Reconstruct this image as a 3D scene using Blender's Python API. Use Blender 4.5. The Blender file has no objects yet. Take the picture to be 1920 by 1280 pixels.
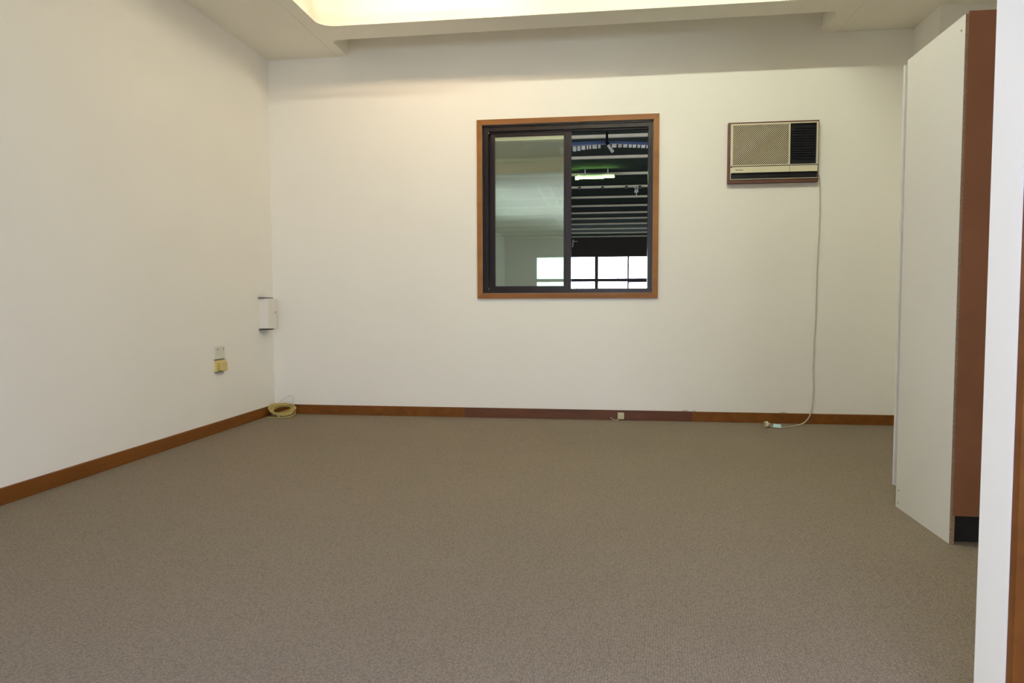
import bpy, bmesh, math, random
from mathutils import Vector, Matrix

S = bpy.context.scene
COL = S.collection
random.seed(7)

# ------------------------------------------------------------------ camera
H = 0.8268
D = 5.0116          # back wall
XL = -2.4716        # left wall
XR = 1.969          # side of the corner nib
ZC = 2.6            # ceiling
cd = bpy.data.cameras.new('camera'); cam = bpy.data.objects.new('camera', cd); COL.objects.link(cam)
r = Vector((0.9911247276421097, 0.13291675929664923, -0.0022157063050787))
u = Vector((-0.005098535327547326, 0.05466315256899485, 0.9984918350636285))
f = Vector((-0.13283741639262453, 0.9896186512234374, -0.054855682994901185))
m = Matrix((r, u, -f)).transposed().to_4x4(); m.translation = Vector((0, 0, H))
cam.matrix_world = m
cd.sensor_width = 36; cd.lens = 24.917; cd.clip_start = 0.02; cd.clip_end = 200
S.camera = cam

# ------------------------------------------------------------------ light and exposure
SKY = 13.0
FILL_LIGHT = 46.0
FILL_LIGHT_COL = (.42, .48, 1.0)
SKY_COL = (.94, .98, 1.09)
TUBE_L, TUBE_R = 46.0, 208.0
TUBE_COL_L = (1.0, .70, .45)
TUBE_COL_R = (.97, 1.0, .78)
FLUO = 30.0
w = bpy.data.worlds.new('sky'); S.world = w; w.use_nodes = True
bg = w.node_tree.nodes['Background']; bg.inputs[0].default_value = (*SKY_COL, 1); bg.inputs[1].default_value = SKY
vs = S.view_settings
vs.view_transform = 'Standard'; vs.look = 'None'; vs.exposure = 0.0; vs.gamma = 1.0; vs.use_curve_mapping = False
S.cycles.max_bounces = 14; S.cycles.diffuse_bounces = 8; S.cycles.transparent_max_bounces = 12
S.cycles.sample_clamp_indirect = 6.0

def portal(name, loc, direction, sx, sy):
    ld = bpy.data.lights.new(name, 'AREA'); ld.shape = 'RECTANGLE'; ld.size = sx; ld.size_y = sy
    ld.cycles.is_portal = True
    o = bpy.data.objects.new(name, ld); COL.objects.link(o); o.location = loc
    o.rotation_euler = Vector(direction).to_track_quat('-Z', 'Y').to_euler()
portal('daylight_portal', (XL - 0.06, -1.25, 1.475), (1, 0, 0), 3.5, 1.35)
portal('daylight_portal', (1.075, -7.06, 1.18), (0, 1, 0), 2.65, 2.3)
portal('daylight_portal', (6.0, D + .01, -.75), (0, 1, 0), 5.6, 4.5)
portal('daylight_portal', (-6.0, D + .01, -.75), (0, 1, 0), 5.6, 4.5)
portal('daylight_portal', (0.6, 29.05, 1.75), (0, -1, 0), 7.0, 1.9)

# ------------------------------------------------------------------ materials
def nt(name):
    mt = bpy.data.materials.new(name); mt.use_nodes = True
    t = mt.node_tree; return mt, t, t.nodes['Principled BSDF']

def mat(name, col, rough=0.6, metal=0.0, spec=0.5, var=0.0, vscale=3.0, bump=0.0, bscale=200.0, stretch=(1, 1, 1), col2=None, emit=None, estr=0):
    mt, t, b = nt(name)
    b.inputs['Base Color'].default_value = (*col, 1); b.inputs['Roughness'].default_value = rough
    b.inputs['Metallic'].default_value = metal; b.inputs['Specular IOR Level'].default_value = spec
    tc = t.nodes.new('ShaderNodeTexCoord'); mp = t.nodes.new('ShaderNodeMapping'); mp.inputs['Scale'].default_value = stretch
    t.links.new(tc.outputs['Object'], mp.inputs[0])
    if var > 0 or col2:
        n = t.nodes.new('ShaderNodeTexNoise'); n.inputs['Scale'].default_value = vscale; n.inputs['Detail'].default_value = 5
        t.links.new(mp.outputs[0], n.inputs['Vector'])
        rp = t.nodes.new('ShaderNodeValToRGB')
        c2 = col2 or tuple(min(1, c * (1 + var)) for c in col); c1 = tuple(c * (1 - var) for c in col) if not col2 else col
        rp.color_ramp.elements[0].position = .3; rp.color_ramp.elements[1].position = .7
        rp.color_ramp.elements[0].color = (*c1, 1); rp.color_ramp.elements[1].color = (*c2, 1)
        t.links.new(n.outputs['Fac'], rp.inputs[0]); t.links.new(rp.outputs[0], b.inputs['Base Color'])
    if bump > 0:
        n2 = t.nodes.new('ShaderNodeTexNoise'); n2.inputs['Scale'].default_value = bscale
        t.links.new(mp.outputs[0], n2.inputs['Vector'])
        bp = t.nodes.new('ShaderNodeBump'); bp.inputs['Strength'].default_value = bump; bp.inputs['Distance'].default_value = .002
        t.links.new(n2.outputs['Fac'], bp.inputs['Height']); t.links.new(bp.outputs[0], b.inputs['Normal'])
    if emit:
        b.inputs['Emission Color'].default_value = (*emit, 1); b.inputs['Emission Strength'].default_value = estr
    return mt

M = {}
M['wall'] = mat('wall_paint', (.87, .85, .805), .75, spec=.25, var=.012, vscale=1.6, bump=.06, bscale=160)
M['ceiling'] = mat('ceiling_paint', (.87, .84, .755), .7, spec=.25, var=.015, vscale=2.0)
M['wood'] = mat('stained_timber', (.22, .085, .013), .45, spec=.3, col2=(.31, .130, .024), vscale=9, stretch=(.35, .35, 1), bump=.08, bscale=60)
M['wood_h'] = mat('stained_timber_long', (.19, .070, .013), .45, spec=.3, col2=(.27, .105, .022), vscale=7, stretch=(.3, .3, 3), bump=.08, bscale=60)
M['wood_red'] = mat('reddish_timber', (.085, .030, .017), .45, spec=.25, col2=(.130, .050, .024), vscale=5, stretch=(.35, 1, 4), bump=.05, bscale=60)
M['wood_left'] = mat('orange_timber', (.135, .044, .006), .5, spec=.25, col2=(.195, .068, .011), vscale=7, stretch=(3, .3, 3), bump=.05, bscale=60)
M['bronze'] = mat('bronze_aluminium', (.013, .006, .006), .32, metal=0, spec=.28, var=.1, vscale=20)
M['seal'] = mat('black_rubber', (.006, .006, .007), .6)
M['melamine'] = mat('white_melamine', (.71, .70, .645), .45, spec=.35, var=.015, vscale=3)
M['chip'] = mat('raw_chipboard', (.42, .30, .20), .9, col2=(.26, .17, .11), vscale=160)
M['hardboard'] = mat('brown_hardboard', (.260, .108, .055), .6, spec=.35, var=.06, vscale=6)
M['kick'] = mat('black_laminate', (.018, .018, .022), .5, var=.1, vscale=40)
M['cream'] = mat('cream_plastic', (.66, .62, .46), .45, var=.02, vscale=6)
M['black'] = mat('black_plastic', (.004, .004, .007), .5, spec=.2, var=.1, vscale=30)
M['cavity'] = mat('dark_cavity', (.003, .004, .003), .9, spec=.05)
M['rdwood'] = mat('dark_red_timber', (.115, .036, .020), .5, col2=(.080, .024, .014), vscale=8, stretch=(1, 1, 3))
M['cord'] = mat('ivory_cord', (.60, .55, .38), .5, var=.05, vscale=10)
M['greycord'] = mat('grey_white_cord', (.50, .47, .38), .55, var=.05, vscale=10)
M['yellow'] = mat('yellowed_plastic', (.66, .54, .20), .45, var=.05, vscale=20)
M['yplug'] = mat('yellowed_plug_plastic', (.60, .48, .18), .45, var=.06, vscale=20)
M['plate'] = mat('off_white_plastic', (.66, .65, .55), .45, var=.02, vscale=10)
M['screw'] = mat('dull_screw', (.22, .20, .17), .4, metal=.6)
M['pencil'] = mat('dark_grey_strip', (.13, .12, .13), .7, var=.15, vscale=60)
M['box'] = mat('white_enamel', (.80, .77, .72), .5, spec=.4, var=.01, vscale=5)
M['rope'] = mat('yellow_cable', (.52, .41, .13), .55, var=.1, vscale=25)
M['thin'] = mat('thin_grey_wire', (.30, .29, .26), .6, var=.1, vscale=25)
M['blue'] = mat('pale_blue_tag', (.45, .68, .72), .6, var=.03, vscale=30)
M['pin'] = mat('brass_pin', (.35, .30, .18), .35, metal=.8)
M['badge'] = mat('dark_badge_print', (.10, .11, .09), .6)
M['plaster'] = mat('chipped_plaster', (.50, .44, .38), .9, var=.2, vscale=60)
M['roof'] = mat('dark_roof_sheet', (.062, .076, .064), .9, spec=0.0, var=.12, vscale=3)
M['purlin'] = mat('cream_steel', (.72, .66, .50), .8, spec=.05, var=.08, vscale=4)
M['dim'] = mat('dark_brown_cladding', (.060, .050, .042), .8, var=.08, vscale=2)
M['concrete'] = mat('grey_concrete', (.34, .33, .31), .8, var=.08, vscale=1.5)
M['mullion'] = mat('dark_window_steel', (.045, .035, .045), .5, var=.05, vscale=5)
M['bluebeam'] = mat('blue_painted_steel', (.06, .10, .20), .45, var=.08, vscale=5)
M['pale'] = mat('pale_plastic_loop', (.72, .68, .60), .5, var=.08, vscale=8)
M['galv'] = mat('galvanised_steel', (.62, .64, .58), .45, metal=.3, var=.08, vscale=10)
M['tube'] = mat('lit_tube', (.9, .9, .85), .4, emit=TUBE_COL_L, estr=TUBE_L)
M['tube_r'] = mat('lit_tube_right', (.9, .9, .85), .4, emit=TUBE_COL_R, estr=TUBE_R)
M['fill_light'] = mat('fill_light_diffuser', (.9, .9, .9), .4, emit=FILL_LIGHT_COL, estr=FILL_LIGHT)
M['fluo'] = mat('lit_green_white_tube', (.9, .9, .9), .4, emit=(.50, 1.0, .22), estr=FLUO)

def glass(name, refl, tint):
    mt, t, b = nt(name)
    t.nodes.remove(b); out = t.nodes['Material Output']
    tr = t.nodes.new('ShaderNodeBsdfTransparent'); tr.inputs[0].default_value = (*tint, 1)
    gl = t.nodes.new('ShaderNodeBsdfGlossy'); gl.inputs['Roughness'].default_value = 0.0; gl.inputs['Color'].default_value = (.93, 1.0, .94, 1)
    fr = t.nodes.new('ShaderNodeFresnel'); fr.inputs['IOR'].default_value = 1.5
    ad = t.nodes.new('ShaderNodeMath'); ad.operation = 'ADD'; ad.use_clamp = True; ad.inputs[1].default_value = refl
    mx = t.nodes.new('ShaderNodeMixShader')
    t.links.new(fr.outputs[0], ad.inputs[0]); t.links.new(ad.outputs[0], mx.inputs[0])
    t.links.new(tr.outputs[0], mx.inputs[1]); t.links.new(gl.outputs[0], mx.inputs[2]); t.links.new(mx.outputs[0], out.inputs[0])
    return mt
M['glass'] = glass('reflective_glass', .34, (.80, .88, .82))
M['clear'] = glass('clear_glass', .0, (.95, .97, .96))

def carpet():
    mt, t, b = nt('woven_loop_carpet')
    N = t.nodes.new; L = t.links.new
    tc = N('ShaderNodeTexCoord'); mp = N('ShaderNodeMapping'); L(tc.outputs['Object'], mp.inputs[0])
    mp.inputs['Rotation'].default_value = (0, 0, math.radians(6))
    mp.inputs['Scale'].default_value = (1.0, .8, 1.0)
    v = N('ShaderNodeTexVoronoi'); v.inputs['Scale'].default_value = 148; v.inputs['Randomness'].default_value = .45
    L(mp.outputs[0], v.inputs['Vector'])
    n = N('ShaderNodeTexNoise'); n.inputs['Scale'].default_value = 1.3; n.inputs['Detail'].default_value = 6
    L(tc.outputs['Object'], n.inputs['Vector'])
    n2 = N('ShaderNodeTexNoise'); n2.inputs['Scale'].default_value = 60; n2.inputs['Detail'].default_value = 3
    L(tc.outputs['Object'], n2.inputs['Vector'])
    rp = N('ShaderNodeValToRGB')
    rp.color_ramp.elements[0].position = .05; rp.color_ramp.elements[0].color = (.300, .252, .196, 1)
    rp.color_ramp.elements[1].position = .75; rp.color_ramp.elements[1].color = (.165, .136, .103, 1)
    e = rp.color_ramp.elements.new(.35); e.color = (.236, .197, .151, 1)
    L(v.outputs['Distance'], rp.inputs[0])
    mx = N('ShaderNodeMix'); mx.data_type = 'RGBA'; mx.blend_type = 'MULTIPLY'; mx.inputs[0].default_value = .35
    L(rp.outputs[0], mx.inputs[6])
    r2 = N('ShaderNodeValToRGB'); r2.color_ramp.elements[0].position = .3; r2.color_ramp.elements[1].position = .7
    r2.color_ramp.elements[0].color = (.82, .80, .77, 1); r2.color_ramp.elements[1].color = (1, 1, 1, 1)
    ad = N('ShaderNodeMath'); ad.operation = 'MULTIPLY_ADD'; ad.inputs[1].default_value = .25
    ad2 = N('ShaderNodeMath'); ad2.operation = 'MULTIPLY'; ad2.inputs[1].default_value = .75
    L(n.outputs['Fac'], ad2.inputs[0]); L(n2.outputs['Fac'], ad.inputs[0]); L(ad2.outputs[0], ad.inputs[2])
    L(ad.outputs[0], r2.inputs[0]); L(r2.outputs[0], mx.inputs[7])
    L(mx.outputs[2], b.inputs['Base Color'])
    b.inputs['Roughness'].default_value = .95; b.inputs['Specular IOR Level'].default_value = .1
    inv = N('ShaderNodeMath'); inv.operation = 'SUBTRACT'; inv.inputs[0].default_value = 1; L(v.outputs['Distance'], inv.inputs[1])
    bp = N('ShaderNodeBump'); bp.inputs['Strength'].default_value = .5; bp.inputs['Distance'].default_value = .004
    L(inv.outputs[0], bp.inputs['Height']); L(bp.outputs[0], b.inputs['Normal'])
    return mt
M['carpet'] = carpet()

# ------------------------------------------------------------------ helpers
def box(bm, x0, x1, y0, y1, z0, z1, bev=0.0, mtx=None):
    x0, x1 = min(x0, x1), max(x0, x1); y0, y1 = min(y0, y1), max(y0, y1); z0, z1 = min(z0, z1), max(z0, z1)
    v = [bm.verts.new(p) for p in ((x0, y0, z0), (x1, y0, z0), (x1, y1, z0), (x0, y1, z0), (x0, y0, z1), (x1, y0, z1), (x1, y1, z1), (x0, y1, z1))]
    fs = [bm.faces.new([v[i] for i in q]) for q in ((3, 2, 1, 0), (4, 5, 6, 7), (0, 1, 5, 4), (1, 2, 6, 5), (2, 3, 7, 6), (3, 0, 4, 7))]
    if bev > 0:
        es = list({e for fc in fs for e in fc.edges})
        rs = bmesh.ops.bevel(bm, geom=es, offset=bev, segments=2, affect='EDGES', profile=.6)
        v = list({vv for vv in v if vv.is_valid} | set(rs['verts']))
    if mtx is not None: bmesh.ops.transform(bm, matrix=mtx, verts=v)
    return v

def prism(bm, pts, axis, a, b):
    """extrude a 2D outline along an axis: axis 'x' pts=(y,z), 'y' pts=(x,z), 'z' pts=(x,y)"""
    def P(p, t): return {'x': (t, p[0], p[1]), 'y': (p[0], t, p[1]), 'z': (p[0], p[1], t)}[axis]
    A = [bm.verts.new(P(p, a)) for p in pts]; B = [bm.verts.new(P(p, b)) for p in pts]
    n = len(pts)
    bm.faces.new(A); bm.faces.new(B[::-1])
    for i in range(n): bm.faces.new((A[i], B[i], B[(i + 1) % n], A[(i + 1) % n]))

def tube(bm, pts, rad, seg=8):
    pts = [Vector(p) for p in pts]; rings = []
    ref = Vector((0, 0, 1))
    for i, p in enumerate(pts):
        d = (pts[min(i + 1, len(pts) - 1)] - pts[max(i - 1, 0)]).normalized()
        if i == 0:
            ref = Vector((0, 0, 1)) if abs(d.z) < .9 else Vector((1, 0, 0))
        a = (ref - d * ref.dot(d)).normalized(); b = d.cross(a); ref = a
        rings.append([bm.verts.new(p + (a * math.cos(2 * math.pi * k / seg) + b * math.sin(2 * math.pi * k / seg)) * rad) for k in range(seg)])
    for i in range(len(rings) - 1):
        for k in range(seg):
            bm.faces.new((rings[i][k], rings[i][(k + 1) % seg], rings[i + 1][(k + 1) % seg], rings[i + 1][k]))
    bm.faces.new(rings[0][::-1]); bm.faces.new(rings[-1])

def spline(pts, n=8):
    pts = [Vector(p) for p in pts]; out = []
    P = [pts[0] * 2 - pts[1]] + pts + [pts[-1] * 2 - pts[-2]]
    for i in range(1, len(P) - 2):
        for k in range(n):
            t = k / n; a, b, c, d = P[i - 1], P[i], P[i + 1], P[i + 2]
            out.append(.5 * ((2 * b) + (c - a) * t + (2 * a - 5 * b + 4 * c - d) * t * t + (3 * b - a - 3 * c + d) * t ** 3))
    out.append(pts[-1]); return out

def obj(name, bm, m, parent=None, smooth=False, loc=None, label=None, kind=None):
    bmesh.ops.recalc_face_normals(bm, faces=bm.faces)
    me = bpy.data.meshes.new(name); 
    if loc is not None: bmesh.ops.translate(bm, vec=-Vector(loc), verts=bm.verts)
    bm.to_mesh(me); bm.free()
    me.materials.append(M[m] if isinstance(m, str) else m)
    if smooth:
        for p in me.polygons: p.use_smooth = True
        try: me.set_sharp_from_angle(angle=math.radians(40))
        except Exception: pass
    o = bpy.data.objects.new(name, me); COL.objects.link(o)
    if loc is not None: o.location = loc
    if parent is not None:
        o.parent = parent
        o.matrix_parent_inverse = Matrix.Identity(4)
        if parent.type == 'EMPTY' or parent.location.length > 0:
            o.location = Vector(o.location) - world_loc(parent)
    if label: o['label'] = label
    if kind: o['kind'] = kind
    return o

def world_loc(o):
    v = Vector(o.location)
    while o.parent: o = o.parent; v += Vector(o.location)
    return v

def thing(name, label, cat, loc=(0, 0, 0), group=None):
    o = bpy.data.objects.new(name, None); COL.objects.link(o); o.location = loc; o.empty_display_size = .1
    o['label'] = label; o['category'] = cat
    if group: o['group'] = group
    return o

def tag(o, label, cat, group=None):
    o['label'] = label; o['category'] = cat
    if group: o['group'] = group
    return o

def bx(name, m, parent, *a, bev=0.0, label=None, kind=None, mtx=None):
    bm = bmesh.new(); box(bm, *a, bev=bev, mtx=mtx); return obj(name, bm, m, parent, label=label, kind=kind)

def struct(name, bm, m, label=None, parent=None):
    o = obj(name, bm, m, parent); o['kind'] = 'structure'
    if label: o['label'] = label
    return o

def holed(bm, axis, u0, u1, v0, v1, hole, t0, t1):
    """slab with one rectangular hole; axis is the thin direction. u = x or y, v = z"""
    h0, h1, k0, k1 = hole
    for (a, b, c, d) in ((u0, h0, v0, v1), (h1, u1, v0, v1), (h0, h1, v0, k0), (h0, h1, k1, v1)):
        if axis == 'y': box(bm, a, b, t0, t1, c, d)
        else: box(bm, t0, t1, a, b, c, d)

# ------------------------------------------------------------------ room shell
YB = -7.0; XRR = 2.6; ZA = 2.41
bm = bmesh.new(); box(bm, XL - .1, XRR + .1, YB - .1, D + .1, -.12, 0.0)
struct('floor', bm, 'carpet', 'taupe woven loop pile carpet covering the whole floor')

WIN = (-.884, .308, .893, 2.075)
bm = bmesh.new(); holed(bm, 'y', XL - .1, XRR + .1, 0, 3.45, WIN, D, D + .10)
struct('wall_back', bm, 'wall', 'cream painted back wall with the sliding window')
ADDED_SIDEWIN = (-3.0, .5, .8, 2.15)
bm = bmesh.new(); holed(bm, 'x', YB - .1, D, 0, 3.45, ADDED_SIDEWIN, XL - .10, XL)
struct('wall_left', bm, 'wall', 'cream painted left wall')
bm = bmesh.new()
outline = [(XR, D), (XR, 4.65), (XRR, 4.65), (XRR, YB - .1), (XRR + .1, YB - .1), (XRR + .1, D)]
prism(bm, outline, 'z', 0, 3.45)
struct('wall_right', bm, 'wall', 'cream right wall with a boxed nib in the far corner')
ADDED_REARWIN = (-.25, 2.4, .03, 2.33)
bm = bmesh.new(); holed(bm, 'y', XL, XRR, 0, 3.45, ADDED_REARWIN, YB - .1, YB)
struct('wall_rear', bm, 'wall')
bm = bmesh.new(); box(bm, .687, XRR, 1.30, 1.40, 0, ZA)
struct('wall_front', bm, 'wall', 'white end of the partition beside the opening at far right')
bm = bmesh.new(); box(bm, .689, .765, 1.28, 1.30, 0, ZA)
struct('trim_1', bm, 'wood_left', 'orange brown timber trim on the near edge of the white partition')

# ceiling: centre tray with the rounded light well and the slot along the back wall
def rrect(x0, x1, y0, y1, r, n=8):
    out = []
    for cx, cy, a0 in ((x1 - r, y1 - r, 0), (x0 + r, y1 - r, 90), (x0 + r, y0 + r, 180), (x1 - r, y0 + r, 270)):
        for k in range(n + 1):
            a = math.radians(a0 + 90 * k / n); out.append((cx + r * math.cos(a), cy + r * math.sin(a)))
    return out

def ring(bm, pts, z): return [bm.verts.new((p[0], p[1], z)) for p in pts]
def bridge(bm, A, B):
    n = len(A)
    for i in range(n): bm.faces.new((A[i], A[(i + 1) % n], B[(i + 1) % n], B[i]))
CX0, CX1 = -1.935, 1.497
WELL = (-1.838, 1.425, 2.30, 4.462)
WELL_TOP = 3.36
bm = bmesh.new()
outer = ring(bm, [(CX0, 1.40), (CX1, 1.40), (CX1, D), (1.392, D)], ZC)
# slot notch opens onto the back wall, small rounded corners at its front
sl = [(1.392, D), (1.392, 4.75)]
def arc(cx, cy, r, a0, a1, n=5): return [(cx + r * math.cos(math.radians(a0 + (a1 - a0) * k / n)), cy + r * math.sin(math.radians(a0 + (a1 - a0) * k / n))) for k in range(n + 1)]
sl = arc(1.392 - .05, 4.665 + .05, .05, 0, -90) + arc(-1.862 + .05, 4.695 + .05, .05, 270, 180)
slv = ring(bm, sl, ZC)
tail = ring(bm, [(-1.862, D), (CX0, D)], ZC)
loop_o = outer + slv + tail
wl = ring(bm, rrect(*WELL, .10), ZC)
edges = []
for lp in (loop_o, wl):
    for i in range(len(lp)): edges.append(bm.edges.new((lp[i], lp[(i + 1) % len(lp)])))
bmesh.ops.triangle_fill(bm, use_beauty=True, edges=edges)
# well sides with a soft rounded lip, then its top
prev = wl
for off, z in ((.006, ZC + .003), (.012, ZC + .012), (.014, ZC + .03), (.03, WELL_TOP)):
    w2 = ring(bm, rrect(WELL[0] + off * .0 - off, WELL[1] + off, WELL[2] - off, WELL[3] + off, .10 + off), z)
    bridge(bm, prev, w2); prev = w2
bm.faces.new(prev)
# slot sides and top
s0 = [outer[3]] + slv + [tail[0]]
s1 = [bm.verts.new((v.co.x, v.co.y, 2.86)) for v in s0]
for i in range(len(s0) - 1): bm.faces.new((s0[i], s0[i + 1], s1[i + 1], s1[i]))
bm.faces.new(s1)
ceil = struct('ceiling', bm, 'ceiling', 'moulded cream ceiling with a rounded light well and a slot along the back wall')
for p in ceil.data.polygons: p.use_smooth = True
ceil.data.set_sharp_from_angle(angle=math.radians(35))
bm = bmesh.new(); box(bm, XL - .1, XRR + .1, 1.38, D + .1, 3.451, 3.50)
struct('sky_block_slab', bm, 'dim')  # unseen slab added to keep sky light from leaking through the ceiling joints
for a, b in ((XL, CX0 - .0008), (CX1 + .0008, XRR)):
    bm = bmesh.new(); box(bm, a, b, 1.40, D - (0.0 if a < 0 else .004), ZC - .001, ZC + .03)
    obj('ceiling_sheet', bm, 'ceiling', ceil)
bm = bmesh.new(); box(bm, XL, XRR, YB, 1.40, ZA, 3.45)
struct('ceiling_low', bm, 'ceiling')

# skirting boards
bb = bpy.data.objects.new('baseboard_back', None); COL.objects.link(bb); bb['kind'] = 'structure'; bb['label'] = 'brown timber skirting board along the back wall'
def board(bmn, par, mt, *a, label=None):
    bm = bmesh.new(); box(bm, *a, bev=.002); return obj('board', bm, mt, par, label=label)
board(0, bb, 'wood_left', XL + .015, -1.02, D - .015, D, 0, .070, label='orange brown length of skirting')
board(0, bb, 'wood_red', -1.0195, .5865, D - .015, D, 0, .070, label='dark reddish length of skirting')
board(0, bb, 'wood_left', .587, XR, D - .015, D, 0, .069, label='brown length of skirting nearest the cupboard')
bm = bmesh.new(); box(bm, XL, XL + .015, -.5, D, 0, .070, bev=.002)
o = struct('baseboard_left', bm, 'wood_left', 'orange brown timber skirting board along the left wall')
# chips of plaster above the skirting
for x, wd in ((.540, .048), (.602, .018), (1.198, .050)):
    bm = bmesh.new(); pts = []
    for k in range(9):
        a = math.pi * k / 8; pts.append((x - wd / 2 * math.cos(a), .069 + .009 * math.sin(a) * random.uniform(.7, 1.2)))
    prism(bm, pts, 'y', D - .004, D)
    obj('plaster_chip', bm, 'plaster', bpy.data.objects['wall_back'])

# ------------------------------------------------------------------ sliding window in the back wall
win = bpy.data.objects.new('window_1', None); COL.objects.link(win); win['kind'] = 'structure'; win.location = ((WIN[0] + WIN[1]) / 2, D, WIN[2])
win['label'] = 'sliding window with an orange timber surround, its right half open on the dark shed'
ox0, ox1, oz0, oz1 = -.919, .347, .855, 2.112
ix0, ix1, iz0, iz1 = WIN
ya, yb = D - .014, D
def mitre(q, m, lab=None):
    bm = bmesh.new()
    A = [bm.verts.new((p[0], ya, p[1])) for p in q]; B = [bm.verts.new((p[0], yb, p[1])) for p in q]
    bm.faces.new(A); bm.faces.new(B[::-1])
    for i in range(4): bm.faces.new((A[i], B[i], B[(i + 1) % 4], A[(i + 1) % 4]))
    return obj('surround_board', bm, m, win, label=lab)
g = .0007
mitre([(ox0, oz1), (ox1, oz1), (ix1, iz1 + g), (ix0, iz1 + g)], 'wood_h')
mitre([(ox0, oz0), (ix0, iz0 - g), (ix1, iz0 - g), (ox1, oz0)], 'wood_h')
mitre([(ox0, oz0 + g), (ox0, oz1 - g), (ix0 - g, iz1), (ix0 - g, iz0)], 'wood')
mitre([(ox1, oz0 + g), (ix1 + g, iz0), (ix1 + g, iz1), (ox1, oz1 - g)], 'wood')
# outer aluminium frame
bm = bmesh.new()
fx0, fx1, fz0, fz1 = -.842, .276, .917, 2.034
y0, y1 = D + .012, D + .098
box(bm, ix0, fx0, y0, y1, iz0, iz1); box(bm, fx1, ix1, y0, y1, iz0, iz1)
box(bm, fx0, fx1, y0, y1, iz0, fz0); box(bm, fx0, fx1, y0, y1, fz1, iz1)
# raised inner lips and track ribs
box(bm, ix0, ix0 + .012, y0 - .008, y0, iz0, iz1); box(bm, ix1 - .012, ix1, y0 - .008, y0, iz0, iz1)
box(bm, ix0, ix1, y0 - .008, y0, iz1 - .012, iz1)
for yy in (D + .030, D + .062): box(bm, fx0, fx1, yy, yy + .004, fz0, fz0 + .008); box(bm, fx0, fx1, yy, yy + .004, fz1 - .012, fz1)
obj('frame', bm, 'bronze', win)
def sash(x0, x1, z0, z1, y0, y1, stile_l, stile_r, rail_t, rail_b, lab):
    bm = bmesh.new()
    box(bm, x0, x0 + stile_l, y0, y1, z0, z1, bev=.0015); box(bm, x1 - stile_r, x1, y0, y1, z0, z1, bev=.0015)
    box(bm, x0 + stile_l, x1 - stile_r, y0, y1, z1 - rail_t, z1); box(bm, x0 + stile_l, x1 - stile_r, y0, y1, z0, z0 + rail_b)
    s = obj('sash', bm, 'bronze', win, label=lab)
    bm = bmesh.new(); ym = (y0 + y1) / 2
    box(bm, x0 + stile_l, x1 - stile_r, ym - .002, ym + .002, z0 + rail_b, z1 - rail_t)
    p = obj('pane', bm, 'glass', s)
    bm = bmesh.new()
    a0, a1, b0, b1 = x0 + stile_l, x1 - stile_r, z0 + rail_b, z1 - rail_t
    for q in ((a0, a0 + .004, b0, b1), (a1 - .004, a1, b0, b1), (a0, a1, b0, b0 + .004), (a0, a1, b1 - .004, b1)):
        box(bm, q[0], q[1], y0 + .004, y0 + .009, q[2], q[3])
    obj('glazing_seal', bm, 'seal', s)
    return s
s1 = sash(-.828, -.254, .920, 2.030, D + .036, D + .058, .027, .050, .026, .020, 'inner sash slid to the left')
s2 = sash(-.846, -.262, .920, 2.030, D + .068, D + .090, .022, .040, .022, .018, 'outer sash behind it')
bm = bmesh.new(); box(bm, -.302 + .010, -.302 + .016, D + .031, D + .036, .95, 2.0); box(bm, -.302 + .030, -.302 + .035, D + .031, D + .036, .95, 2.0)
obj('pull_rib', bm, 'bronze', s1)
bm = bmesh.new(); box(bm, -.846, -.838, D + .020, D + .034, 2.022, 2.032); box(bm, -.846, -.840, D + .020, D + .034, .921, .931)
obj('end_stop', bm, 'plate', win, label='pale plastic end stop')

# invented window behind the camera, added to light the pale partition end
bm = bmesh.new()
a, b, c, d = ADDED_SIDEWIN
for q in ((a, a + .05, c, d), (b - .05, b, c, d), (a + .05, b - .05, c, c + .05), (a + .05, b - .05, d - .05, d), (-1.275, -1.225, c + .05, d - .05)):
    box(bm, XL - .08, XL - .03, q[0], q[1], q[2], q[3])
w2 = struct('added_window_2', bm, 'bronze')
bx('pane', 'clear', w2, XL - .058, XL - .054, a + .05, -1.275, c + .05, d - .05)
bx('pane', 'clear', w2, XL - .058, XL - .054, -1.225, b - .05, c + .05, d - .05)

# invented glazed doors behind the camera, added as daylight fill for the back wall
bm = bmesh.new()
a, b, c, d = ADDED_REARWIN
cuts = [a, a + (b - a) / 3, a + 2 * (b - a) / 3, b]
for x in cuts: box(bm, max(a, x - .03), min(b, x + .03), YB - .08, YB - .03, c, d)
for i in range(3):
    box(bm, cuts[i] + .03, cuts[i + 1] - .03, YB - .08, YB - .03, c, c + .06); box(bm, cuts[i] + .03, cuts[i + 1] - .03, YB - .08, YB - .03, d - .06, d)
w4 = struct('added_window_4', bm, 'bronze')
for i in range(3): bx('pane', 'clear', w4, cuts[i] + .03, cuts[i + 1] - .03, YB - .058, YB - .054, c + .06, d - .06)
tf = thing('added_fill_light', 'added cool white fill light, out of view above the camera', 'light', (.25, -.2, ZA))  # invented ceiling light, added to brighten the near carpet
bm = bmesh.new()
for q in ((-.38, .88, -.37, -.35), (-.38, .88, -.05, -.03), (-.38, -.36, -.35, -.05), (.86, .88, -.35, -.05)): box(bm, q[0], q[1], q[2], q[3], ZA - .03, ZA)
obj('rim', bm, 'box', tf)
bx('diffuser', 'fill_light', tf, -.36, .86, -.35, -.05, ZA - .022, ZA - .012)

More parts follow.
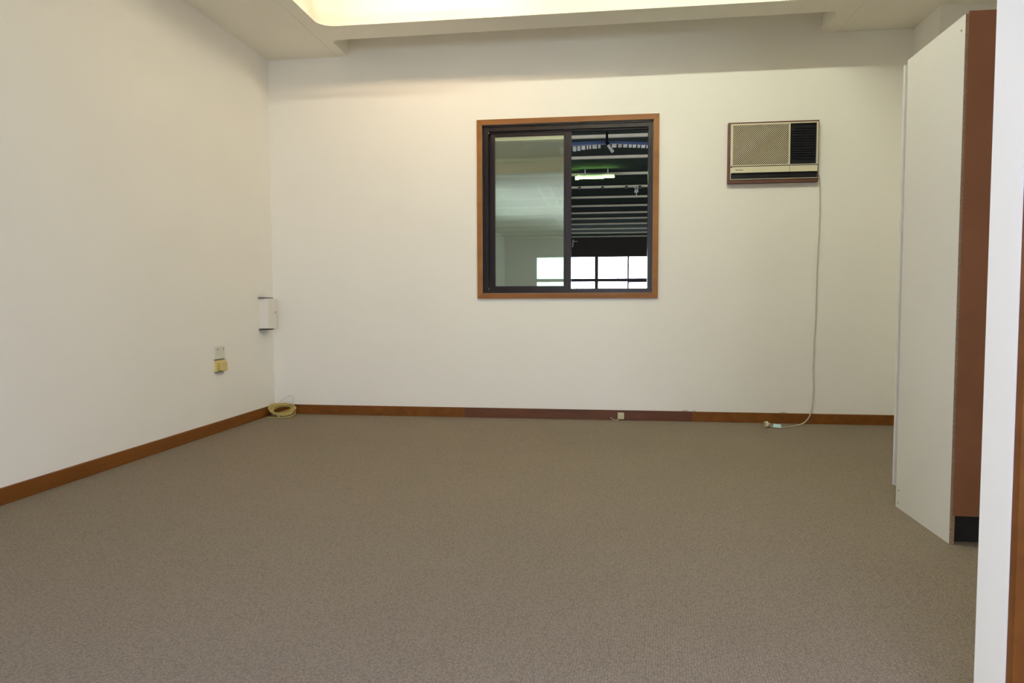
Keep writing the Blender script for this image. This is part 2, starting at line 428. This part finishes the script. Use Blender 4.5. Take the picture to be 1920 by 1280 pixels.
# ------------------------------------------------------------------ lights in the ceiling well
def batten(x0, x1, y, zt, m, label):
    t = thing('light_batten', label, 'light', ((x0 + x1) / 2, y, zt), 'light battens in the ceiling well')
    bm = bmesh.new(); prism(bm, [(y - .035, zt), (y - .03, zt - .035), (y + .03, zt - .035), (y + .035, zt)], 'x', x0, x1)
    obj('housing', bm, 'box', t)
    bm = bmesh.new(); tube(bm, [(x0 + .03, y, zt - .066), (x1 - .03, y, zt - .066)], .015, 12); obj('tube', bm, m, t, smooth=True)
    for xx in (x0, x1 - .03): bx('lamp_holder', 'box', t, xx, xx + .03, y - .018, y + .018, zt - .085, zt - .035)
    if zt < WELL_TOP - .01:
        for xx in (x0 + .2, x1 - .2): bx('drop_rod', 'box', t, xx - .005, xx + .005, y - .005, y + .005, zt, WELL_TOP - .002)
batten(-1.74, -.54, 4.09, 2.80, 'tube', 'lit fluorescent batten hidden in the left end of the ceiling light well')
batten(-.28, 1.22, 2.80, WELL_TOP - .002, 'tube_r', 'lit fluorescent batten hidden high at the near side of the ceiling light well')

# ------------------------------------------------------------------ air conditioner
ac = thing('air_conditioner', 'cream window air conditioner in a dark red timber frame high on the back wall', 'air conditioner', (1.09, D, 1.62))
fx = (.8005, 1.3806, 1.6226, 2.0248)
yf = D - .040
for q in ((fx[0], fx[1], fx[3] - .012, fx[3]), (fx[0], fx[1], fx[2], fx[2] + .024), (fx[0], fx[0] + .014, fx[2] + .024, fx[3] - .012), (fx[1] - .007, fx[1], fx[2] + .024, fx[3] - .012)):
    bx('frame_board', 'rdwood', ac, q[0], q[1], yf, D, q[2], q[3], bev=.001)
bx0, bx1, bz0, bz1 = .8145, 1.3736, 1.6466, 2.0128
Y1 = D - .052     # front of the cream body
# body with recesses (built from bars)
bm = bmesh.new()
gx0, gx1, gz0, gz1 = .829, 1.188, 1.740, 2.004      # grille
px0, px1 = 1.196, 1.364                               # dark louvre panel
box(bm, bx0, gx0, Y1, D - .005, 1.7345, bz1, bev=.002); box(bm, gx1, px0, Y1, D - .005, 1.7345, bz1)
box(bm, px1, bx1, Y1, D - .005, 1.7345, bz1, bev=.002)
box(bm, gx0, gx1, Y1, D - .005, gz1, bz1); box(bm, gx0, gx1, Y1, D - .005, 1.7345, gz0)
box(bm, px0, px1, Y1, D - .005, gz1 + .002, bz1); box(bm, px0, px1, Y1, D - .005, 1.7345, 1.7385)
box(bm, bx0, bx1, D - .030, D - .005, bz0, 1.7345)
body = obj('body', bm, 'cream', ac)
bx('cavity', 'cavity', ac, gx0, gx1, D - .030, D - .008, gz0, gz1)
# diagonal slats: clipped bars
bm = bmesh.new(); pitch = .0138; wd = .0064; W = gx1 - gx0; Hh = gz1 - gz0
nslat = int((W + Hh) / pitch)
def clip(poly):
    for (ax, lim, s) in ((0, 0, 1), (0, W, -1), (1, 0, 1), (1, Hh, -1)):
        out = []
        for i in range(len(poly)):
            p, q = poly[i], poly[(i + 1) % len(poly)]
            dp, dq = s * (p[ax] - lim), s * (q[ax] - lim)
            if dp >= 0: out.append(p)
            if (dp >= 0) != (dq >= 0):
                t = dp / (dp - dq); out.append((p[0] + t * (q[0] - p[0]), p[1] + t * (q[1] - p[1])))
        poly = out
        if len(poly) < 3: return None
    return poly
K = 1.0
c0 = -Hh - .2
k = 0
while True:
    c = -Hh + k * pitch * 1.0 + .003; k += 1
    if c > W: break
    # line: x = c + z/K  (rising to the right)
    q = [(c - .3, -.3), (c - .3 + wd, -.3), (c + wd + .6, .6), (c + .6, .6)]
    pl = clip(q)
    if pl and len(pl) >= 3: prism(bm, [(gx0 + p[0], gz0 + p[1]) for p in pl], 'y', Y1 + .002, Y1 + .008)
sl_ = obj('grille_slats', bm, 'cream', ac, kind='stuff', label='fine diagonal cream grille slats')
# dark louvre panel
bx('louvre_panel', 'black', ac, px0, px1, D - .036, D - .010, 1.7385, gz1 + .002, label='black outlet panel')
bm = bmesh.new()
for i in range(13):
    z = 1.775 + i * .0165
    box(bm, px0 + .018, px1 - .006, D - .044, D - .036, z, z + .004)
box(bm, px0 + .010, px0 + .014, D - .046, D - .036, 1.75, gz1 - .005)
obj('louvre_blades', bm, 'black', ac, kind='stuff', label='thin black louvre blades')
# control flap and lower outlet
bm = bmesh.new(); prism(bm, [(bx0 + .003, 1.686), (bx0 + .010, 1.690), (bx1 - .1825, 1.690), (bx1 - .1825, 1.729), (bx0 + .012, 1.729), (bx0 + .003, 1.722)], 'y', Y1 - .002, D - .02)
fl = obj('control_flap', bm, 'cream', ac, label='cream lower flap with a small dark badge')
bm = bmesh.new(); prism(bm, [(bx1 - .1800, 1.690), (bx1 - .002, 1.690), (bx1 - .002, 1.729), (bx1 - .1800, 1.729)], 'y', Y1 - .002, D - .02)
obj('control_door', bm, 'cream', ac)
bm = bmesh.new(); xx = .848
for k, (h, wv) in enumerate(((.0080, .0044), (.0058, .0040), (.0058, .0042), (.0058, .0040), (.0072, .0018), (.0058, .0042), (.0058, .0040), (.0066, .0024), (.0058, .0042), (.0058, .0036))):
    box(bm, xx, xx + wv, Y1 - .0026, Y1 - .0019, 1.7045, 1.7045 + h); xx += wv + .0012
obj('badge', bm, 'badge', fl, label='small dark illegible badge')
bx('seam', 'black', ac, bx0 + .002, bx1 - .001, Y1 + .0005, D - .028, 1.7285, 1.7345)
bm = bmesh.new(); prism(bm, [(bx0 + .004, bz0 + .003), (bx1 - .003, bz0 + .003), (bx1 - .003, 1.690), (bx0 + .012, 1.690), (bx0 + .004, 1.682)], 'y', D - .040, D - .028)
obj('lower_outlet', bm, 'black', ac)
bm = bmesh.new(); box(bm, bx0, bx1, Y1 + .004, D - .03, bz0, bz0 + .003); box(bm, bx0, bx0 + .003, Y1 + .004, D - .03, bz0, 1.7330)
obj('lower_edge', bm, 'cream', ac)

# its cord, plug and tag
cordpts = [(1.3845, D - .010, 1.672), (1.392, D - .009, 1.668), (1.398, D - .009, 1.640), (1.4045, D - .006, 1.540), (1.406, D - .006, 1.417), (1.401, D - .007, 1.22), (1.3965, D - .007, 1.062), (1.395, D - .007, .88), (1.393, D - .007, .704),
           (1.386, D - .008, .560), (1.3865, D - .009, .470), (1.382, D - .012, .379), (1.384, D - .016, .300), (1.384, D - .022, .233), (1.372, D - .032, .110), (1.352, D - .045, .050), (1.318, D - .058, .016),
           (1.275, D - .095, .0055), (1.220, D - .155, .005), (1.145, D - .205, .005), (1.095, D - .200, .006), (1.060, D - .185, .012)]
c = thing('power_cord', 'long ivory power cord hanging from the air conditioner down to the carpet', 'power cord', (1.39, D - .02, 0))
bm = bmesh.new(); tube(bm, spline(cordpts, 6), .0042, 8); obj('cable', bm, 'greycord', c, smooth=True)
def cyl(bm, c0, c1, r0, r1, seg=16):
    c0, c1 = Vector(c0), Vector(c1); d = (c1 - c0).normalized(); a = d.orthogonal().normalized(); b = d.cross(a)
    R0 = [bm.verts.new(c0 + (a * math.cos(2 * math.pi * k / seg) + b * math.sin(2 * math.pi * k / seg)) * r0) for k in range(seg)]
    R1 = [bm.verts.new(c1 + (a * math.cos(2 * math.pi * k / seg) + b * math.sin(2 * math.pi * k / seg)) * r1) for k in range(seg)]
    for k in range(seg): bm.faces.new((R0[k], R0[(k + 1) % seg], R1[(k + 1) % seg], R1[k]))
    bm.faces.new(R0[::-1]); bm.faces.new(R1)
pb = Vector((1.062, D - .186, .021)); pd = Vector((-.92, -.30, .02)).normalized()
bm = bmesh.new(); cyl(bm, pb - pd * .012, pb + pd * .004, .007, .012); cyl(bm, pb + pd * .004, pb + pd * .012, .012, .0205); cyl(bm, pb + pd * .012, pb + pd * .030, .0205, .0195)
plug = obj('plug', bm, 'cord', c, smooth=True, label='round ivory plug lying on the carpet')
for s, ang in ((-1, 35), (1, -35), (0, 0)):
    e = pb + pd * .030 + Vector((.30, -.92, 0)) * (.007 * s) + Vector((0, 0, .005 if s else -.008))
    bm = bmesh.new(); box(bm, -.0008, .0008, 0, .017, -.003, .003)
    bmesh.ops.transform(bm, matrix=Matrix.Translation(e) @ pd.to_track_quat('Y', 'Z').to_matrix().to_4x4(), verts=bm.verts)
    obj('pin', bm, 'pin', plug)
bm = bmesh.new()
box(bm, -.024, .024, -.0006, .0006, -.013, .013)
bmesh.ops.transform(bm, matrix=Matrix.Translation((1.108, D - .212, .0155)) @ Matrix.Rotation(math.radians(-10), 4, 'Z') @ Matrix.Rotation(math.radians(-38), 4, 'X') @ Matrix.Rotation(math.radians(5), 4, 'Y'), verts=bm.verts)
obj('cord_tag', bm, 'blue', c, label='small pale blue paper tag')

# ------------------------------------------------------------------ outlet on the skirting
so = thing('skirting_socket', 'small yellowed square socket on the back skirting below the window', 'socket', (.099, D - .015, .01))
bx('cover', 'cord', so, .077, .121, D - .034, D - .015, .011, .055, bev=.003)
bm = bmesh.new(); cyl(bm, (.103, D - .0352, .030), (.103, D - .033, .030), .003, .003, 10); obj('screw', bm, 'screw', so)
bm = bmesh.new(); tube(bm, spline([(.083, D - .025, .014), (.078, D - .028, .006), (.062, D - .030, .003), (.048, D - .029, .006), (.036, D - .027, .014), (.028, D - .024, .020)], 6), .0024, 6); obj('wire_tail', bm, 'cord', so, smooth=True)

# ------------------------------------------------------------------ left wall: box, plates
wb = thing('wall_box', 'white metal box with dark strips on the left wall beside the far corner', 'box', (XL, 4.85, .75))
bx('box_body', 'box', wb, XL, -2.402, 4.795, 4.925, .645, .860, bev=.003)
bx('end_strip', 'pencil', wb, XL, -2.428, 4.782, 4.925, .8605, .868, label='dark grey strip along the top')
bx('end_strip', 'pencil', wb, XL, -2.428, 4.785, 4.925, .632, .640, label='dark grey strip along the bottom')
bx('latch', 'screw', wb, -2.402, -2.400, 4.900, 4.906, .752, .768)

wp = thing('wall_plate', 'blank off-white plate on the left wall, just above the yellowed socket', 'wall plate', (XL, 4.26, .468))
bx('plate', 'plate', wp, XL, XL + .009, 4.207, 4.308, .470, .548, bev=.002)
bx('lower_rim', 'pencil', wp, XL, XL + .010, 4.190, 4.300, .4645, .4690)
for yy in (4.222, 4.294):
    bm = bmesh.new(); cyl(bm, (XL + .008, yy, .531), (XL + .0103, yy, .531), .0045, .0045, 10); obj('screw', bm, 'screw', wp)
ws = thing('wall_socket', 'yellowed socket with a square adaptor plugged in, low on the left wall', 'socket', (XL, 4.26, .385))
bx('plate', 'yellow', ws, XL, XL + .012, 4.195, 4.313, .390, .461, bev=.002)
bx('adaptor', 'yplug', ws, XL + .012, XL + .036, 4.226, 4.292, .394, .450, bev=.004, label='square yellow plug-in adaptor')
bx('lower_lip', 'pencil', ws, XL, XL + .012, 4.205, 4.270, .3845, .3890)
bm = bmesh.new(); tube(bm, spline([(XL + .012, 4.258, .391), (XL + .016, 4.262, .380), (XL + .016, 4.272, .374), (XL + .014, 4.280, .381), (XL + .012, 4.278, .391)], 5), .0015, 6); obj('wire_loop', bm, 'thin', ws, smooth=True)

# ------------------------------------------------------------------ coil of yellow cable in the corner
cc = thing('cable_coil', 'coil of yellow cable lying in the far left corner against the skirting', 'cable coil', (-2.36, 4.90, 0))
rng = random.Random(3)
bm = bmesh.new()
ctr = Vector((-2.362, 4.885, .050)); ux = Vector((1, .04, 0)).normalized(); uy = Vector((0, .80, .60)).normalized(); un = ux.cross(uy)
pts = []
turns = 16
for i in range(turns * 22):
    a = 2 * math.pi * i / 22; k = i / 22
    j = int(k); e1 = math.sin(j * 12.9898) ; e2 = math.sin(j * 78.233 + 1); e3 = math.sin(j * 37.7 + 2)
    rr = .086 + .016 * e1 + rng.uniform(-.0015, .0015); ry = .049 + .014 * e2
    p = ctr + ux * (rr * math.cos(a) + .008 * e3) + uy * (ry * math.sin(a) + .006 * e1) + un * (.010 * math.sin(k * 1.3) + .014 * e2 * math.cos(a + e3 * 3) + .010 * e1 * math.cos(2 * a + e2))
    p.z = max(p.z, .0045); p.y = min(p.y, D - .021); p.x = max(p.x, XL + .021)
    pts.append(p)
tube(bm, spline(pts, 2), .0030, 6)
obj('cable', bm, 'rope', cc, smooth=True)
bm = bmesh.new()
tube(bm, spline([(-2.440, 4.815, .0055), (-2.42, 4.803, .0045), (-2.36, 4.797, .0045), (-2.31, 4.812, .0045), (-2.278, 4.85, .005), (-2.268, 4.90, .012), (-2.275, 4.93, .03)], 6), .0036, 6)
obj('loose_end', bm, 'rope', cc, smooth=True)
bm = bmesh.new()
q = ctr - uy * .056
box(bm, q.x + .002, q.x + .008, q.y - .014, q.y + .014, q.z - .012, q.z + .008)
obj('tie', bm, 'cord', cc, label='pale tie around the coil')
bm = bmesh.new()
tube(bm, spline([(-2.412, 4.955, .085), (-2.392, 4.962, .105), (-2.352, 4.966, .132), (-2.318, 4.966, .140), (-2.300, 4.962, .128), (-2.302, 4.956, .095), (-2.305, 4.945, .075)], 6), .0011, 5)
obj('wire_loop', bm, 'thin', cc, smooth=True, label='thin grey wire arching above the coil')

# ------------------------------------------------------------------ cupboard with its back to the camera
cb = thing('cupboard', 'tall white cupboard at right with a brown hardboard back', 'cupboard', (1.55, 2.8, 0))
PX, PY0, PY1, PZ = 1.162, 2.558, 3.012, 1.770
bx('side_panel', 'melamine', cb, PX, PX + .016, PY0 + .0015, PY1, 0, PZ, label='white side panel facing the room')
bx('raw_edge', 'chip', cb, PX + .0005, PX + .0155, PY0, PY0 + .0015, 0, PZ - .0005, label='raw chipboard edge')
bx('side_panel', 'melamine', cb, 1.90, 1.916, PY0, PY1, 0, PZ)
bx('back_panel', 'hardboard', cb, PX + .008, 1.915, PY0 - .006, PY0 - .001, .099, 1.776, label='brown hardboard back')
bx('top_panel', 'melamine', cb, PX + .016, 1.90, PY0 + .001, PY1, PZ - .018, PZ - .002)
bx('bottom_panel', 'melamine', cb, PX + .016, 1.90, PY0 + .001, PY1, .100, .116)
bx('kickboard', 'kick', cb, PX + .016, 1.90, PY0 + .030, PY0 + .046, 0, .099, label='black kickboard under the hardboard')
for z in (.55, 1.0, 1.4): bx('shelf', 'melamine', cb, PX + .017, 1.899, PY0 + .02, PY1 - .03, z, z + .016)
dr = bx('door', 'melamine', cb, PX - .007, 1.53, PY1 + .004, PY1 + .021, .085, 1.755, label='white door leaf on the far side')
bx('door', 'melamine', cb, 1.534, 1.916, PY1 + .004, PY1 + .021, .085, 1.755)
for (yy, zz) in ((2.985, .072), (2.990, .020), (2.585, 1.725)):
    bm = bmesh.new(); cyl(bm, (PX - .0008, yy, zz), (PX + .003, yy, zz), .0028, .0028, 8); obj('peg_hole', bm, 'cavity', cb)

# ------------------------------------------------------------------ the shed beyond the window
WX0, WX1, WY1 = -9.0, 9.0, 29.0
RZ = 3.43
bm = bmesh.new(); box(bm, WX0, WX1, D + .1, WY1 + .2, RZ + .045, RZ + .15)
roof = struct('ceiling_shed', bm, 'roof', 'dark sheet roof of the shed seen through the window')
for i, y in enumerate((6.64, 8.25, 9.87, 11.489, 13.131, 14.818, 16.46, 18.045, 19.64, 21.161, 22.575, 24.111, 25.684, 27.162, 28.75)):
    bm = bmesh.new()
    prism(bm, [(y - .03, RZ), (y + .03, RZ), (y + .03, RZ + .045), (y - .03, RZ + .045)], 'x', WX0, WX1)
    pu = obj('purlin', bm, 'purlin', roof)
    if i == 6:
        for x in (-1.11, -.64, -.12, .42, .72):
            bx('cleat', 'mullion', pu, x - .03, x + .03, y - .05, y - .03, RZ - .03, RZ + .03)
bm = bmesh.new(); box(bm, WX0, WX1, D + .11, WY1, -3.1, -3.0)
struct('floor_shed', bm, 'concrete')
bm = bmesh.new(); box(bm, WX0 - .1, WX0, D + .1, WY1 + .2, -3.1, RZ + .15); struct('wall_shed_left', bm, 'dim')
bm = bmesh.new(); box(bm, WX1, WX1 + .1, D + .1, WY1 + .2, -3.1, RZ + .15); struct('wall_shed_right', bm, 'dim')
bm = bmesh.new(); box(bm, WX0, WX1, D + .101, D + .15, -3.1, 0); holed(bm, 'y', WX0, XL - .1, -3.1, RZ + .15, (-8.8, -3.2, -3.0, 1.5), D + .02, D + .1); holed(bm, 'y', XRR + .1, WX1, -3.1, RZ + .15, (3.2, 8.8, -3.0, 1.5), D + .02, D + .1)  # both large openings are added out of view so daylight reaches the purlins
struct('wall_shed_near', bm, 'dim')
FW = (-2.895, 4.1, .80, 2.687)
bm = bmesh.new(); holed(bm, 'y', WX0, WX1, -3.1, RZ + .15, FW, WY1, WY1 + .12)
struct('wall_far', bm, 'dim', 'dark far wall of the shed above its bright windows')
bm = bmesh.new()
for q in ((FW[0], FW[0] + .03), (-1.77, -1.54), (-.505, -.370), (.802, .862), (2.34, 2.46), (3.2, 3.24), (4.07, 4.1)):
    box(bm, q[0], q[1], WY1 + .01, WY1 + .07, FW[2], FW[3])
xs = [FW[0] + .03, -1.77, -1.54, -.505, -.370, .802, .862, 2.34, 2.46, 3.2, 3.24, 4.07]
for i in range(0, len(xs), 2):
    zt = 1.674 if xs[i] < .83 else 1.64
    box(bm, xs[i], xs[i + 1], WY1 + .01, WY1 + .07, zt - .012, 1.788); box(bm, xs[i], xs[i + 1], WY1 + .01, WY1 + .07, FW[2], FW[2] + .05)
    box(bm, xs[i], xs[i + 1], WY1 + .01, WY1 + .07, FW[3] - .03, FW[3])
w3 = struct('window_3', bm, 'mullion', 'bright steel framed windows in the far wall of the shed')
for i in range(0, len(xs), 2):
    zt = 1.674 if xs[i] < .83 else 1.64
    bx('pane', 'clear', w3, xs[i], xs[i + 1], WY1 + .035, WY1 + .04, FW[2] + .05, zt - .012)
    bx('pane', 'clear', w3, xs[i], xs[i + 1], WY1 + .035, WY1 + .04, 1.788, FW[3] - .03)

# bent blue rail with a row of pale blocks
br = thing('blue_rail', 'bent blue roof rail with pale blocks hanging in a row under it', 'rail', (-.014, 9.3, 2.87))
def railseg(xa, za, xb, zb, th):
    bm = bmesh.new(); prism(bm, [(xa, za), (xb, zb), (xb, zb - th), (xa, za - th)], 'y', 9.27, 9.33); return obj('rail_arm', bm, 'bluebeam', br)
railseg(-1.1, 2.873, -.030, 2.889, .036); railseg(.002, 2.889, .80, 2.832, .030)
bx('hanger', 'black', br, -.030, .002, 9.25, 9.34, 2.838, RZ, label='black hanger bracket')
n = 0
for xa, xb, hh, dk in ((-.62, -.56, .068, 0), (-.53, -.475, .066, 0), (-.450, -.405, .062, 1), (-.392, -.352, .058, 1), (-.338, -.290, .050, 0), (-.272, -.252, .048, 0), (-.238, -.215, .046, 0), (-.20, -.140, .045, 1), (-.125, -.095, .044, 0), (.02, .032, .04, 1),
                   (.050, .108, .043, 0), (.128, .175, .040, 0), (.192, .245, .038, 0), (.262, .300, .037, 0), (.312, .355, .036, 0), (.372, .405, .036, 0), (.418, .470, .036, 0), (.485, .53, .036, 0), (.55, .60, .036, 0)):
    xm = (xa + xb) / 2
    zt = (2.889 + (xm + .03) * .015 - .036) if xm < -.02 else (2.889 - (xm) * .071 - .030)
    if xm < -.02: zt = 2.853 + (xm + .03) * .04
    bm = bmesh.new(); box(bm, xa, xb, 9.275, 9.325, zt - hh, zt - .004, bev=.006)
    obj('block', bm, 'galv' if dk else 'pale', br)

# tilted pale lamp hanging from the rail's hanger
dl = thing('hanging_lamp', 'small pale tilted lamp hanging under the middle of the blue rail', 'lamp', (0, 9.2, 2.84))
d0, d1 = Vector((.006, 9.20, 2.815)), Vector((.060, 9.17, 2.728))
bm = bmesh.new(); cyl(bm, d0, d1, .019, .021, 14); obj('lamp_body', bm, 'pale', dl, smooth=True)
bm = bmesh.new(); cyl(bm, d0 - (d1 - d0) * .25, d0, .026, .028, 12); cyl(bm, d0 - (d1 - d0) * .55, d0 - (d1 - d0) * .25, .014, .020, 12); tube(bm, [d0 - (d1 - d0) * .55, (-.014, 9.24, 2.87)], .008, 6); obj('lamp_cap', bm, 'black', dl, smooth=True)
bm = bmesh.new(); tube(bm, [(-.030, 9.20, 2.832), (.010, 9.185, 2.790)], .004, 6); obj('wire', bm, 'pale', dl)

# fluorescent fitting under the third purlin in view
ff = thing('fluorescent_light', 'lit fluorescent fitting with a green tinge on the dark shed roof', 'light', (-.25, 14.35, 3.3))
bx('housing', 'galv', ff, -.60, .13, 14.33, 14.43, 3.318, 3.36)
for x in (-.45, .0): bx('hanger', 'galv', ff, x - .01, x + .01, 14.37, 14.39, 3.36, RZ + .046)
bm = bmesh.new(); tube(bm, [(-.60, 14.33, 3.297), (-.075, 14.33, 3.297)], .018, 10); obj('tube', bm, 'fluo', ff, smooth=True)
bm = bmesh.new(); cyl(bm, (-.64, 14.33, 3.300), (-.575, 14.33, 3.300), .032, .032, 14); obj('tube_end', bm, 'fluo', ff, smooth=True)
bx('end_diffuser', 'fluo', ff, -.078, .128, 14.31, 14.36, 3.297, 3.3175, label='bright boxy diffuser at the right end')

# small pendant hook
ph = thing('hanging_hook', 'small steel hook hanging from a shed purlin at right', 'hook', (.64, 16.38, 3.3))
kx = 16.38
bm = bmesh.new(); box(bm, .60, .625, kx - .02, kx + .02, 3.30, RZ + .005); box(bm, .655, .68, kx - .02, kx + .02, 3.30, RZ + .005); box(bm, .60, .68, kx - .02, kx + .02, 3.355, 3.375); obj('bracket', bm, 'galv', ph)
bm = bmesh.new(); tube(bm, [(.64, kx, 3.36), (.64, kx, 3.20)], .012, 6); obj('rod', bm, 'galv', ph)
wbk = thing('wall_bracket', 'tiny pale bracket at the left edge of the far shed wall view', 'bracket', (-1.32, WY1, 3.2))
bm = bmesh.new(); tube(bm, [(-1.37, WY1 - .10, 3.36), (-1.40, WY1 - .10, 3.06)], .024, 6); obj('post', bm, 'pale', wbk)
bm = bmesh.new(); tube(bm, [(-1.41, WY1 - .10, 3.29), (-1.20, WY1 - .02, 3.29)], .018, 6); obj('arm', bm, 'pale', wbk)

# cable ladder running away under the roof
cl = thing('cable_ladder', 'long galvanised cable ladder running away under the shed roof behind the glass', 'cable ladder', (-1.3, 18, 3.2))
for x in (-1.44, -1.20):
    bx('side_rail', 'galv', cl, x - .012, x + .012, 14.7, 23.2, 3.20, 3.25)
rungme = None
for i in range(25):
    y = 14.9 + i * .33
    if rungme is None:
        ro = bx('rung', 'galv', cl, -1.428, -1.212, y - .015, y + .015, 3.205, 3.225); rungme = ro
    else:
        o = rungme.copy(); COL.objects.link(o); o.location = rungme.location + Vector((0, i * .33, 0))
for y in (15.5, 19.6, 22.9):
    for x in (-1.44, -1.20): bx('drop_rod', 'galv', cl, x - .006, x + .006, y - .006, y + .006, 3.25, RZ)
